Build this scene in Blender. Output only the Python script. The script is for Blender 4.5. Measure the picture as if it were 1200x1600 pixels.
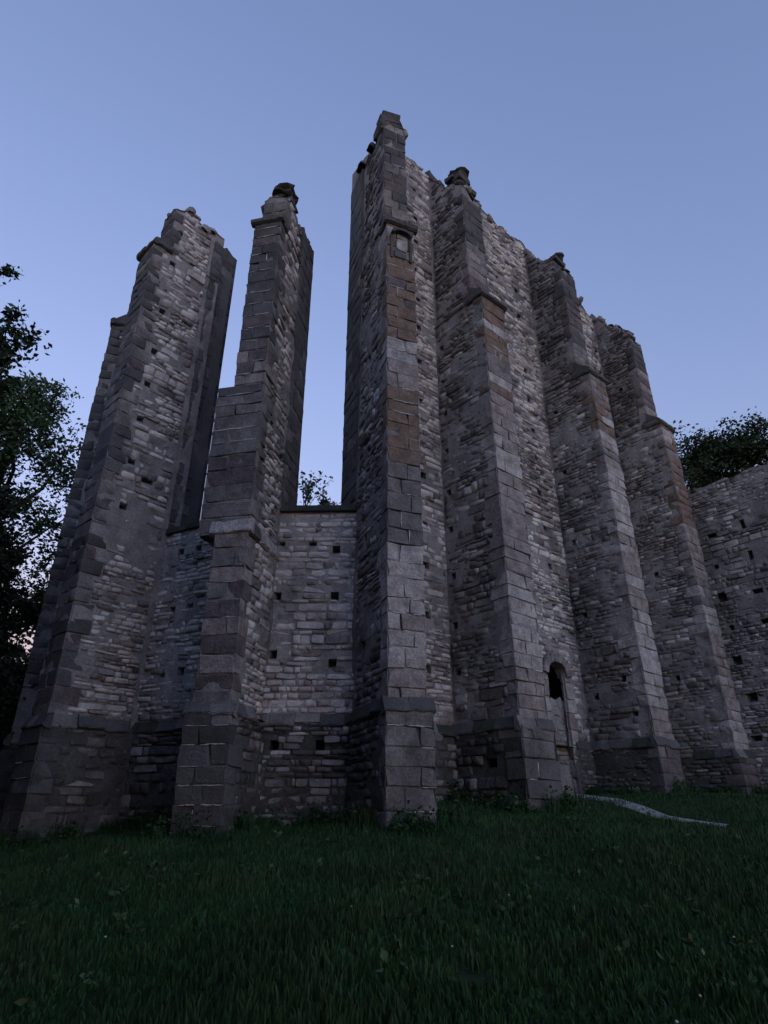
import bpy, math, random
import numpy as np
from mathutils import Vector, Matrix, noise

R = math.radians
random.seed(7)
rng = np.random.default_rng(7)
scene = bpy.context.scene
for o in list(bpy.data.objects):
    bpy.data.objects.remove(o)

# ------------------------------------------------------------------ camera, sky, sun, exposure
CAM = Vector((0.0, 0.0, 1.6))
cam_data = bpy.data.cameras.new('camera')
cam_data.sensor_fit = 'HORIZONTAL'
cam_data.sensor_width = 36.0
cam_data.lens = 29.4
cam_data.clip_end = 3000
cam = bpy.data.objects.new('camera', cam_data)
scene.collection.objects.link(cam)
cam.location = CAM
cam.rotation_euler = (R(90 + 26.1), 0, R(0.55))
scene.camera = cam

SUN_EL, SUN_AZ = -2.0, 150.0            # sun just set; azimuth clockwise from +Y (view direction): light from behind right
world = bpy.data.worlds.new('World')
scene.world = world
world.use_nodes = True
wn, wl = world.node_tree.nodes, world.node_tree.links
wn.clear()
sky = wn.new('ShaderNodeTexSky')
sky.sky_type = 'NISHITA'
sky.sun_disc = False
sky.sun_elevation = R(SUN_EL)
sky.sun_rotation = R(SUN_AZ)
sky.air_density = 1.0
sky.dust_density = 1.0
sky.ozone_density = 1.7
bg = wn.new('ShaderNodeBackground')
bg.inputs['Strength'].default_value = 0.15
wo = wn.new('ShaderNodeOutputWorld')
wb = wn.new('ShaderNodeVectorMath'); wb.operation = 'MULTIPLY'      # the camera's cool, slightly magenta white balance
wb.inputs[1].default_value = (1.0, 1.0, 1.0)
wl.new(sky.outputs[0], wb.inputs[0])
wl.new(wb.outputs[0], bg.inputs['Color'])
wl.new(bg.outputs[0], wo.inputs['Surface'])

sun_data = bpy.data.lights.new('sun', 'SUN')
sun_data.energy = 0.002
sun_data.angle = R(60)
sun_data.color = (1.0, 0.86, 0.80)
sun = bpy.data.objects.new('sun', sun_data)
scene.collection.objects.link(sun)
_e = max(SUN_EL, 4.0)                # the lamp stands for the afterglow just above the horizon
_d = Vector((math.sin(R(SUN_AZ)) * math.cos(R(_e)), math.cos(R(SUN_AZ)) * math.cos(R(_e)), math.sin(R(_e))))
sun.rotation_euler = _d.to_track_quat('Z', 'Y').to_euler()

scene.view_settings.view_transform = 'Standard'
scene.view_settings.look = 'None'
scene.view_settings.exposure = 5.2
scene.view_settings.gamma = 1.0
scene.view_settings.use_curve_mapping = False

# ------------------------------------------------------------------ materials
def nmat(name, base, var=0.25, scale=1.2, fine=18.0, bump=0.35, rough=0.92, stain=None, stain_amt=0.4):
    """base colour mottled by two world-space noises, fine bump, optional stain colour in blotches"""
    m = bpy.data.materials.new(name)
    m.use_nodes = True
    n, l = m.node_tree.nodes, m.node_tree.links
    b = n['Principled BSDF']
    b.inputs['Roughness'].default_value = rough
    b.inputs['Specular IOR Level'].default_value = 0.2
    g = n.new('ShaderNodeNewGeometry')
    n1 = n.new('ShaderNodeTexNoise'); n1.inputs['Scale'].default_value = scale; n1.inputs['Detail'].default_value = 6; n1.inputs['Roughness'].default_value = 0.65
    n2 = n.new('ShaderNodeTexNoise'); n2.inputs['Scale'].default_value = fine; n2.inputs['Detail'].default_value = 5; n2.inputs['Roughness'].default_value = 0.7
    l.new(g.outputs['Position'], n1.inputs['Vector']); l.new(g.outputs['Position'], n2.inputs['Vector'])
    r1 = n.new('ShaderNodeMapRange'); r1.inputs['From Min'].default_value = .3; r1.inputs['From Max'].default_value = .7
    r1.inputs['To Min'].default_value = 1 - var; r1.inputs['To Max'].default_value = 1 + var
    l.new(n1.outputs['Fac'], r1.inputs['Value'])
    r2 = n.new('ShaderNodeMapRange'); r2.inputs['From Min'].default_value = .3; r2.inputs['From Max'].default_value = .7
    r2.inputs['To Min'].default_value = 1 - var * .8; r2.inputs['To Max'].default_value = 1 + var * .8
    l.new(n2.outputs['Fac'], r2.inputs['Value'])
    mu = n.new('ShaderNodeMath'); mu.operation = 'MULTIPLY'
    l.new(r1.outputs[0], mu.inputs[0]); l.new(r2.outputs[0], mu.inputs[1])
    vm = n.new('ShaderNodeVectorMath'); vm.operation = 'SCALE'
    vm.inputs[0].default_value = base
    l.new(mu.outputs[0], vm.inputs['Scale'])
    col = vm.outputs[0]
    if stain:
        n3 = n.new('ShaderNodeTexNoise'); n3.inputs['Scale'].default_value = .55; n3.inputs['Detail'].default_value = 7; n3.inputs['Roughness'].default_value = .7
        mp = n.new('ShaderNodeMapping'); mp.inputs['Scale'].default_value = (1, 1, .45); mp.inputs['Location'].default_value = (7.3, 1.7, 4.1)
        l.new(g.outputs['Position'], mp.inputs['Vector']); l.new(mp.outputs[0], n3.inputs['Vector'])
        r3 = n.new('ShaderNodeMapRange'); r3.inputs['From Min'].default_value = .48; r3.inputs['From Max'].default_value = .66
        r3.inputs['To Max'].default_value = stain_amt
        l.new(n3.outputs['Fac'], r3.inputs['Value'])
        mx = n.new('ShaderNodeMix'); mx.data_type = 'RGBA'
        l.new(r3.outputs[0], mx.inputs['Factor']); l.new(col, mx.inputs['A'])
        mx.inputs['B'].default_value = (*stain, 1)
        col = mx.outputs['Result']
    l.new(col, b.inputs['Base Color'])
    if bump:
        bp = n.new('ShaderNodeBump'); bp.inputs['Strength'].default_value = bump; bp.inputs['Distance'].default_value = .03
        n4 = n.new('ShaderNodeTexNoise'); n4.inputs['Scale'].default_value = 5.5; n4.inputs['Detail'].default_value = 4; n4.inputs['Roughness'].default_value = .75
        l.new(g.outputs['Position'], n4.inputs['Vector'])
        ma = n.new('ShaderNodeMath'); ma.operation = 'MULTIPLY_ADD'; ma.inputs[1].default_value = 2.2
        l.new(n4.outputs['Fac'], ma.inputs[0]); l.new(n2.outputs['Fac'], ma.inputs[2]); l.new(ma.outputs[0], bp.inputs['Height']); l.new(bp.outputs[0], b.inputs['Normal'])
    return m

SOOT = (.055, .05, .052)
M = {
    'pale':   nmat('pale_marlstone', (.52, .468, .455), .3, 2.0, stain=SOOT, stain_amt=.65),
    'chalk':  nmat('chalky_marlstone', (.62, .565, .545), .3, 2.0, stain=SOOT, stain_amt=.35),
    'pale_core': nmat('pale_wall_mortar', (.36, .325, .315), .3, 1.6, 14, .6, stain=SOOT, stain_amt=.5),
    'grey':   nmat('grey_rubble_stone', (.29, .262, .258), .3, 2.0, stain=SOOT, stain_amt=.7),
    'dim':    nmat('dim_rubble_stone', (.19, .17, .167), .4, 2.6, bump=.75, stain=SOOT, stain_amt=.7),
    'warm':   nmat('warm_sandstone', (.265, .22, .21), .42, 3.2, bump=.75, stain=SOOT, stain_amt=.4),
    'buff':   nmat('buff_sandstone', (.365, .325, .315), .42, 3.2, bump=.75, stain=SOOT, stain_amt=.35),
    'brown':  nmat('brown_sandstone', (.175, .122, .098), .4, 3.0, bump=.75),
    'purple': nmat('red_grey_sandstone', (.13, .104, .106), .4, 3.0, bump=.75, stain=SOOT, stain_amt=.4),
    'dark':   nmat('dark_weathered_sandstone', (.085, .077, .078), .35, 1.4),
    'moss':   nmat('mossy_stone', (.055, .06, .048), .4, 2.5),
    'mortar': nmat('lime_mortar', (.5, .47, .45), .25, 3.0),
    'core':   nmat('rubble_core_mortar', (.265, .238, .235), .3, 1.6, 14, .6, stain=SOOT, stain_amt=.65),
    'core_dark': nmat('plinth_mortar_shaded', (.085, .08, .078), .4, 1.6, 14, .6, stain=SOOT, stain_amt=.6),  # mortar colour darkened to hold the shade at the wall foot
    'jamb':   nmat('smooth_jamb_stone', (.115, .108, .11), .3, .9, bump=.75, stain=SOOT, stain_amt=.5),
}
MK = list(M)

# ------------------------------------------------------------------ object helpers
COL = scene.collection

def add_obj(name, me, parent=None, mat=None, loc=None):
    o = bpy.data.objects.new(name, me)
    COL.objects.link(o)
    if parent is not None:
        o.parent = parent
    if mat is not None and me is not None:
        me.materials.append(mat)
    if loc is not None:
        o.location = loc
    return o

def tag(o, label=None, cat=None, group=None, kind=None):
    if label: o['label'] = label
    if cat: o['category'] = cat
    if group: o['group'] = group
    if kind: o['kind'] = kind
    return o

def np_mesh(name, verts, loops, starts, totals, mats=None, midx=None, smooth=False):
    me = bpy.data.meshes.new(name)
    verts = np.asarray(verts, dtype=np.float32).reshape(-1, 3)
    loops = np.asarray(loops, dtype=np.int32); starts = np.asarray(starts, dtype=np.int32); totals = np.asarray(totals, dtype=np.int32)
    me.vertices.add(len(verts)); me.vertices.foreach_set('co', verts.ravel())
    me.loops.add(len(loops)); me.loops.foreach_set('vertex_index', loops)
    me.polygons.add(len(starts)); me.polygons.foreach_set('loop_start', starts); me.polygons.foreach_set('loop_total', totals)
    if mats:
        for m in mats: me.materials.append(m)
    if midx is not None:
        me.polygons.foreach_set('material_index', np.asarray(midx, dtype=np.int32))
    if smooth:
        me.polygons.foreach_set('use_smooth', np.ones(len(starts), dtype=bool))
    me.update(calc_edges=True); me.validate()
    return me

class MB:
    """plain vertex / face collector"""
    def __init__(s): s.v = []; s.f = []
    def add(s, vs, fs):
        k = len(s.v); s.v += [tuple(p) for p in vs]; s.f += [tuple(i + k for i in q) for q in fs]
    def hexa(s, b, t):      # bottom 4 points, top 4 points
        s.add(list(b) + list(t), [(0, 3, 2, 1), (4, 5, 6, 7), (0, 1, 5, 4), (1, 2, 6, 5), (2, 3, 7, 6), (3, 0, 4, 7)])
    def mesh(s, name, mat=None, smooth=False):
        me = bpy.data.meshes.new(name); me.from_pydata(s.v, [], s.f); me.update()
        if mat: me.materials.append(mat)
        if smooth:
            for p in me.polygons: p.use_smooth = True
        return me

def fbm(p, s, o=3):
    return noise.fractal(Vector(p) * s, 1.0, 2.0, o)

def ncol(a): return a[0] if isinstance(a, (list, tuple)) else a

# ------------------------------------------------------------------ ground height
_gy = [-60, 0, 5, 10, 13, 15, 17, 20, 30, 80, 400]
_gz = [-1.5, 0, .42, 1.05, 1.5, 1.62, 2.0, 2.2, 2.4, 3.0, 4.0]
def ground_z(x, y):
    z = np.interp(y, _gy, _gz)
    left = np.clip(-x / 7.0, 0, 1) * np.clip(y / 12.0, 0, 1)
    return z - .5 * left + .05 * math.sin(x * .9 + .4 * y) * min(1, max(0, (y - 2) / 6))

# ------------------------------------------------------------------ stone templates and the stone register
def rubble_template(seed):
    """angular hand-broken stone: rectangle with unequal cut corners, nearly flat tilted face"""
    r = random.Random(seed); n = 8
    ring = []
    for (cx, cy, first) in ((.5, -.5, 0), (.5, .5, 1), (-.5, .5, 0), (-.5, -.5, 1)):
        a, b = r.uniform(.02, .2), r.uniform(.04, .34)
        p = (cx - math.copysign(a, cx), cy * r.uniform(.86, 1)); q = (cx * r.uniform(.94, 1), cy - math.copysign(b, cy))
        ring += [p, q] if first == 0 else [q, p]
    tx, ty = r.uniform(-.22, .22), r.uniform(-.2, .2)
    v = [(x, y, -1) for x, y in ring]
    v += [(x, y, -.24 + tx * x + ty * y) for x, y in ring]
    k = r.uniform(.86, .95)
    v += [(x * k, y * k, -.05 + tx * x + ty * y + r.uniform(-.07, .05)) for x, y in ring]
    v.append((r.uniform(-.2, .2), r.uniform(-.2, .2), r.uniform(-.06, .08)))
    f = []
    for i in range(n):
        j = (i + 1) % n
        f += [(i, j, n + j, n + i), (n + i, n + j, 2 * n + j, 2 * n + i), (2 * n + i, 2 * n + j, 3 * n)]
    return np.array(v), f

def block_template(seed, ch=None, jit=.014):
    r = random.Random(seed)
    k_ = r.choice((.35, .6, 1.3)); ch = (.022 * k_, .045 * k_, .035 * k_)
    v, idx = [], {}
    for sx in (-1, 1):
        for sy in (-1, 1):
            for sz in (-1, 1):
                j = [jit * (r.random() - .5) * 2 for _ in range(3)]
                if r.random() < .35: j = [q - s * (.02 + .07 * r.random()) for q, s in zip(j, (sx, sy, sz))]   # chipped corner
                for ax in range(3):
                    s = (sx, sy, sz)
                    p = [s[k] * (.5 if k == ax else .5 - ch[k] * (0.7 + .8 * r.random())) + j[k] for k in range(3)]
                    idx[(sx, sy, sz, ax)] = len(v); v.append(p)
    f = []
    for ax in range(3):
        b, c = (ax + 1) % 3, (ax + 2) % 3
        for s in (-1, 1):
            q = []
            for sb, sc in ((-1, -1), (1, -1), (1, 1), (-1, 1)):
                k = [0, 0, 0]; k[ax] = s; k[b] = sb; k[c] = sc
                q.append(idx[(*k, ax)])
            f.append(tuple(q if s > 0 else q[::-1]))
    for ax in range(3):          # edges parallel to ax, between faces b and c
        b, c = (ax + 1) % 3, (ax + 2) % 3
        for sb in (-1, 1):
            for sc in (-1, 1):
                def K(sa, face):
                    k = [0, 0, 0]; k[ax] = sa; k[b] = sb; k[c] = sc
                    return idx[(*k, face)]
                q = [K(-1, b), K(1, b), K(1, c), K(-1, c)]
                f.append(tuple(q[::-1] if sb * sc > 0 else q))
    for sx in (-1, 1):
        for sy in (-1, 1):
            for sz in (-1, 1):
                q = [idx[(sx, sy, sz, a)] for a in range(3)]
                f.append(tuple(q if sx * sy * sz > 0 else q[::-1]))
    return np.array(v), f

def chunk_template(seed):
    bm_ = MB(); t_ = (1 + 5 ** .5) / 2
    v = [Vector(p).normalized() for p in ((-1, t_, 0), (1, t_, 0), (-1, -t_, 0), (1, -t_, 0), (0, -1, t_), (0, 1, t_), (0, -1, -t_), (0, 1, -t_), (t_, 0, -1), (t_, 0, 1), (-t_, 0, -1), (-t_, 0, 1))]
    f = [(0, 11, 5), (0, 5, 1), (0, 1, 7), (0, 7, 10), (0, 10, 11), (1, 5, 9), (5, 11, 4), (11, 10, 2), (10, 7, 6), (7, 1, 8), (3, 9, 4), (3, 4, 2), (3, 2, 6), (3, 6, 8), (3, 8, 9), (4, 9, 5), (2, 4, 11), (6, 2, 10), (8, 6, 7), (9, 8, 1)]
    mid = {}; g = []
    def m(a, b):
        k = (min(a, b), max(a, b))
        if k not in mid: mid[k] = len(v); v.append((v[a] + v[b]).normalized())
        return mid[k]
    for a, b, c in f:
        x, y, z = m(a, b), m(b, c), m(c, a); g += [(a, x, z), (b, y, x), (c, z, y), (x, y, z)]
    out = []
    for p in v:
        q = p / max(abs(p.x), abs(p.y), abs(p.z)); p = p.lerp(q, .85) * .45
        out.append(tuple(p * (1 + .55 * noise.noise(p * 3.1 + Vector((seed, 0, 0))) + .3 * noise.noise(p * 8 + Vector((0, seed, 0))))))
    return np.array(out), g
TEMPL = {'chunk': [chunk_template(3.7 * i) for i in range(6)], 'rubble': [rubble_template(i) for i in range(14)], 'block': [block_template(100 + i) for i in range(10)]}
_tmesh = {}
def template_mesh(kind, i, mk):
    k = (kind, i, mk)
    if k not in _tmesh:
        v, f = TEMPL[kind][i]
        me = bpy.data.meshes.new(kind + '_' + mk)
        me.from_pydata([tuple(p) for p in v], [], f); me.update(); me.materials.append(M[mk])
        _tmesh[k] = me
    return _tmesh[k]

STONES = []      # (name, template kind, template index, material key, parent, 4x4 matrix, shown size)
CAM_INV = None
def shown(pos, w, h, n):
    """rough pixel area a stone shows in the photograph's view"""
    d = CAM - pos; D = d.length
    c = max(0.0, d.dot(n) / D)
    az = math.atan2(pos.x, pos.y)
    if abs(az) > R(38): c *= .02
    return c * w * h / (D * D)

def put(name, kind, mk, parent, pos, ex, ez, n, w, h, dp, twist=0.0):
    ex, ez, n, pos = Vector(ex), Vector(ez), Vector(n), Vector(pos)
    if twist:
        rot = Matrix.Rotation(twist, 3, n); ex = rot @ ex; ez = rot @ ez
    m = Matrix.Identity(4)
    for r_ in range(3):
        m[r_][0] = ex[r_] * w; m[r_][1] = ez[r_] * h; m[r_][2] = n[r_] * dp; m[r_][3] = pos[r_]
    i = random.randrange(len(TEMPL[kind]))
    STONES.append((name, kind, i, mk, parent, m, shown(pos, w, h, n)))

UP = Vector((0, 0, 1))

# ------------------------------------------------------------------ masonry surfaces
def panel(mb, P0, eu, n, U, zb, top, cell=.21, inset=.03, amp=.05, holes=(), seed=0, fade=True):
    """uneven mortar sheet over a vertical face, top edge from top(u); square holes get a real tunnel"""
    nu = max(1, int(round(U / cell)))
    us = [U * i / nu for i in range(nu + 1)]
    tops = [top(u) for u in us]
    zmax = max(tops); nz = max(1, int(math.ceil((zmax - zb) / cell)))
    idx = {}
    V, F = [], []
    hol = {}; hdp = .42
    for h_ in holes:
        hu, hz, hw, hh = h_[:4]
        for i in range(nu):
            for j in range(nz):
                uc = (us[i] + us[i + 1]) / 2; zc = zb + (j + .5) * cell
                if abs(uc - hu) <= max(hw / 2, cell * .5) and abs(zc - hz) <= max(hh / 2, cell * .5): hol[(i, j)] = len(h_) > 4
    def vert(i, j):
        k = (i, j)
        if k not in idx:
            z = min(zb + j * cell, tops[i])
            p = P0 + eu * us[i]
            q = (p.x, p.y, z)
            a = -inset
            if fade:
                e = min(1, us[i] / .25, (U - us[i]) / .25)
                f1 = fbm(q, .9, 4); a += (amp * (f1 + .5 * fbm(q, 4.5, 2)) - .05 * max(0, -f1 + .05)) * max(0, e)
            idx[k] = len(V)
            V.append((p.x + n.x * a, p.y + n.y * a, z))
        return idx[k]
    for i in range(nu):
        for j in range(nz):
            z0 = zb + j * cell
            if z0 >= tops[i] and z0 >= tops[i + 1]: continue
            if hol.get((i, j)): continue
            if (i, j) in hol:
                q = [vert(i, j), vert(i + 1, j), vert(i + 1, j + 1), vert(i, j + 1)]
                b = []
                for w_ in q:
                    b.append(len(V)); x, y, z = V[w_]; V.append((x - n.x * hdp, y - n.y * hdp, z))
                for a in range(4):
                    c = (a + 1) % 4
                    nb = [(i, j - 1), (i + 1, j), (i, j + 1), (i - 1, j)][a]
                    if nb not in hol: F.append((q[a], q[c], b[c], b[a]))
                F.append(tuple(b))
                continue
            F.append((vert(i, j), vert(i + 1, j), vert(i + 1, j + 1), vert(i, j + 1)))
    mb.add(V, F)
    return us, tops

def jag(base, amp, s, seed):
    return lambda u: (base(u) if callable(base) else base) + amp * noise.noise(Vector((u * s, seed * 7.7, .3))) + amp * .6 * math.floor(2 * noise.noise(Vector((u * s * 2.3, seed * 3.1, 9)))) / 2

def prism(mb, poly, zb, topf, holes=None, cells=None, plain=(), amp=.05, inset=.03):
    """closed vertical prism over a 4-corner plan (counter-clockwise seen from above), top height topf(x, y)"""
    holes = holes or {}
    n4 = len(poly)
    for i in range(n4):
        a, b = Vector((*poly[i], 0)), Vector((*poly[(i + 1) % n4], 0))
        U = (b - a).length; eu = (b - a) / U; n = Vector((eu.y, -eu.x, 0))
        c = .5 if i in plain else (cells or .21)
        panel(mb, a, eu, n, U, zb, lambda u: topf(a.x + eu.x * u, a.y + eu.y * u), cell=c, holes=holes.get(i, ()), inset=inset if i not in plain else 0, fade=i not in plain, amp=amp)
    # top: strips between edges 0 and 2
    p = [Vector((*q, 0)) for q in poly]
    U = (p[1] - p[0]).length; k = max(2, int(U / .16))
    V, F = [], []
    W = 3
    for i in range(k + 1):
        t = i / k
        A = p[0].lerp(p[1], t); B = p[3].lerp(p[2], t)
        for j in range(W + 1):
            c = A.lerp(B, j / W); z = topf(c.x, c.y) + (.0 if j in (0, W) else .08 * fbm((c.x, c.y, 0), 2))
            V.append((c.x, c.y, z))
    for i in range(k):
        for j in range(W):
            q = i * (W + 1) + j
            F.append((q, q + W + 1, q + W + 2, q + 1))
    mb.add(V, F)

RUB_MIX = [('pale', .36), ('grey', .40), ('dim', .12), ('warm', .12)]
def pick(mix):
    r = random.random() * sum(w for _, w in mix)
    for k, w in mix:
        r -= w
        if r <= 0: return k
    return mix[0][0]

def rubble(parent, P0, eu, n, umin, umax, zb, top, holes=(), mix=RUB_MIX, rows=(.08, .21), wid=(.14, .6), proud=.0, miss=.06, name='rubble_stone', ex=None):
    """coursed rubble stones over a vertical face; umin/umax/top may depend on z / u"""
    z = zb; band = zb - 1; bk = 1.0
    zt = max(top(umin(zb) + (umax(zb) - umin(zb)) * k / 8) for k in range(9))
    while z < zt:
        if z > band: band = z + random.uniform(.5, 1.6); bk = random.choice((.75, .9, 1.0, 1.25, 1.6))
        h = random.uniform(*rows) * bk
        zc = z + h / 2
        u, u1 = umin(zc), umax(zc)
        u += random.uniform(0, .06)
        while u < u1 - .06:
            w = random.uniform(*wid) * random.choice((.5, .8, 1, 1, 1.2)) * (.6 + .4 * bk); w = min(w, u1 - u)
            if u1 - (u + w) < .1: w = u1 - u
            uc = u + w / 2
            hh = h * random.uniform(.82, 1.0)
            skip = random.random() < miss or zc + h * .3 > top(uc) or w < .07
            for (hu, hz, hw, hh2) in [q_[:4] for q_ in holes]:
                if abs(uc - hu) < (w + hw) / 2 - .02 and abs(zc - hz) < (h + hh2) / 2 - .02: skip = True
            if not skip:
                p = P0 + eu * uc
                q = Vector((p.x, p.y, zc + random.uniform(-.012, .012)))
                pr = proud + random.uniform(-.02, .022) - .03 * max(0, noise.noise(Vector((q.x * .7, q.y * .7, q.z * .5))))
                put(name, 'rubble', pick(mix), parent, q + n * pr, eu, UP, n, w - .012, hh - .005, .17, random.gauss(0, .035))
            u += w
        z += h

def loose_top(parent, A, B, wid, topf, n_per_m=5, mix=RUB_MIX, size=(.14, .46), name='rubble_stone'):
    """broken stones lying along a ruined top from A to B (plan points)"""
    A, B = Vector((*A, 0)), Vector((*B, 0)); L = (B - A).length
    e = (B - A) / L; s = Vector((-e.y, e.x, 0))
    for i in range(int(L * n_per_m)):
        p = A + e * random.uniform(0, L) + s * random.uniform(-wid / 2, wid / 2)
        z = topf(p.x, p.y)
        w = random.uniform(*size)
        d = Vector((random.gauss(0, .35), random.gauss(0, .35), 1)).normalized()
        ex = e.cross(d).normalized(); ey = d.cross(ex)
        put(name, random.choice(('chunk', 'rubble', 'block')), pick(mix), parent, Vector((p.x, p.y, z - w * .08)), ex, ey, d, w * random.uniform(.8, 1.4), w, w * random.uniform(.6, .9))

# ------------------------------------------------------------------ the ruin
ruin = add_obj('church_ruin', None, loc=(0, 16, 1.8))
tag(ruin, 'tall roofless stone church ruin with stepped buttresses and empty window gaps', 'church ruin')
def child(name, me, parent):
    o = add_obj(name, me, parent)
    return o

PLINTH, SETOFF, SILL = 3.6, 17.4, 9.0

def nt(a):
    a = R(a)
    return Vector((math.sin(a), -math.cos(a), 0)), Vector((math.cos(a), math.sin(a), 0))

def wedge_course(parent, A, B, n, proj, z0, z1, z2, name, mk, piece=.62, ext=0.0, miss=0.0):
    """sloped stone course along A-B standing proud by proj: vertical edge z0-z1, weathered slope up to z2"""
    A, B = Vector(A), Vector(B); L = (B - A).length; e = (B - A) / L
    A = A - e * ext; B = B + e * ext; L += 2 * ext
    k = max(1, round(L / piece))
    for i in range(k):
        if random.random() < miss: continue
        g = .006
        a, b = A + e * (L * i / k + g), A + e * (L * (i + 1) / k - g)
        pj = proj * random.uniform(.7, 1.1); dz = random.uniform(-.025, .02)
        mb = MB()
        def P(p, o, z): return (p.x + n.x * o, p.y + n.y * o, z + dz)
        prof = [(-.08, z0 + .0), (pj * .35, z0), (pj, z0 + .05), (pj + .004, z1), (.012, z2), (-.08, z2 + .02)]
        m = len(prof); kk = 4
        V = []
        for s in range(kk + 1):
            p = a.lerp(b, s / kk)
            for (o, z) in prof:
                jx = random.uniform(-.025, .012) if 0 < s < kk else random.uniform(-.04, 0)
                V.append(P(p, o + (jx if o > .02 else 0), z + random.uniform(-.008, .008)))
        F = []
        for s in range(kk):
            for q in range(m):
                r_ = (q + 1) % m
                F.append((s * m + q, s * m + r_, (s + 1) * m + r_, (s + 1) * m + q))
        F += [tuple(range(m)), tuple(kk * m + q for q in reversed(range(m)))]
        mb.add(V, F)
        o = add_obj(name, mb.mesh(name, M[pick(mk)] if isinstance(mk, list) else M[mk]), parent)

def ashlar_stage(parent, c, n, t, x0, x1, dfront, dback, z0, z1, mixf, course=(.34, .50), quoin=(.28, .78), joints=.0, qmix=None):
    """dressed blocks that turn both front corners of a buttress stage; returns side quoin lengths per course"""
    res = []
    z = z0
    flip = random.random() < .5; prev = None
    while z < z1 - .08:
        h = min(random.uniform(*course), z1 - z)
        if z1 - z - h < .15: h = z1 - z
        zc = z + h / 2
        w = x1 - x0
        mix = mixf(zc)
        ql = random.uniform(quoin[0], quoin[1]) if flip else random.uniform(quoin[0], quoin[0] + .2)
        qr = random.uniform(quoin[0], quoin[0] + .2) if flip else random.uniform(quoin[0], quoin[1])
        ql = min(ql, dfront - dback - .1); qr = min(qr, dfront - dback - .1)
        j = x0 + w * (random.uniform(.3, .45) if flip else random.uniform(.55, .7))
        one = random.random() < .4
        spans = [(x0, x1, max(.3, (ql + qr) / 2))] if one else [(x0, j, ql), (j, x1, qr)]
        if one: ql = qr = spans[0][2]
        mk0 = pick(mix) if (prev is None or random.random() < .4) else prev
        if mk0 not in [q[0] for q in mix]: mk0 = pick(mix)
        prev = mk0
        for k, (a, b, q) in enumerate(spans):
            g = .002
            pr = random.uniform(.0, .014)
            cx = (a + b) / 2
            wx = b - a - g * 2 + (pr if not one else 2 * pr)
            off = (-pr / 2 if k == 0 else pr / 2) if not one else 0
            pos = c + t * (cx + off) + n * (dfront + .012 + pr - (q + .03) / 2)
            mk = mk0 if random.random() < .75 else pick(mix)
            put('ashlar_block', 'block', mk, parent, Vector((pos.x, pos.y, zc)), t, UP, n, wx, h - .005, q + .03)
            if random.random() < joints:          # flush lime pointing in the bed joint
                p = c + t * cx + n * (dfront + .006)
                JOINTS.append((parent, Vector((p.x, p.y, z)), t, n, (b - a) * random.uniform(.6, 1.0), random.uniform(.014, .028)))
            if random.random() < joints * .4 and not one and k == 0:
                p = c + t * b + n * (dfront + .006)
                JOINTS.append((parent, Vector((p.x, p.y, zc)), UP, n, h * random.uniform(.6, 1), .02))
        res.append((z, z + h, ql, qr))
        z += h; flip = not flip
    return res
JOINTS = []

def qlen(res, z, side):
    for (a, b, l, r_) in res:
        if a <= z < b: return l if side < 0 else r_
    return .3

def ashlar_panel(parent, P0, eu, n, U, zb, top, mix, course=(.34, .5), wid=(.5, 1.1), name='jamb_block'):
    z = zb
    zt = max(top(0), top(U), top(U / 2))
    while z < zt - .05:
        h = random.uniform(*course)
        u = 0; first = True
        while u < U - .03:
            w = random.uniform(*wid) * (random.uniform(.4, 1) if first else 1); first = False
            w = min(w, U - u)
            if U - u - w < .22: w = U - u
            uc = u + w / 2
            if z + h * .6 < top(uc):
                p = P0 + eu * uc + n * (.0 + random.uniform(-.008, .012) - .09)
                put(name, 'block', pick(mix), parent, Vector((p.x, p.y, z + h / 2)), eu, UP, n, w - .012, h - .012, .2)
            u += w
        z += h

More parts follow.
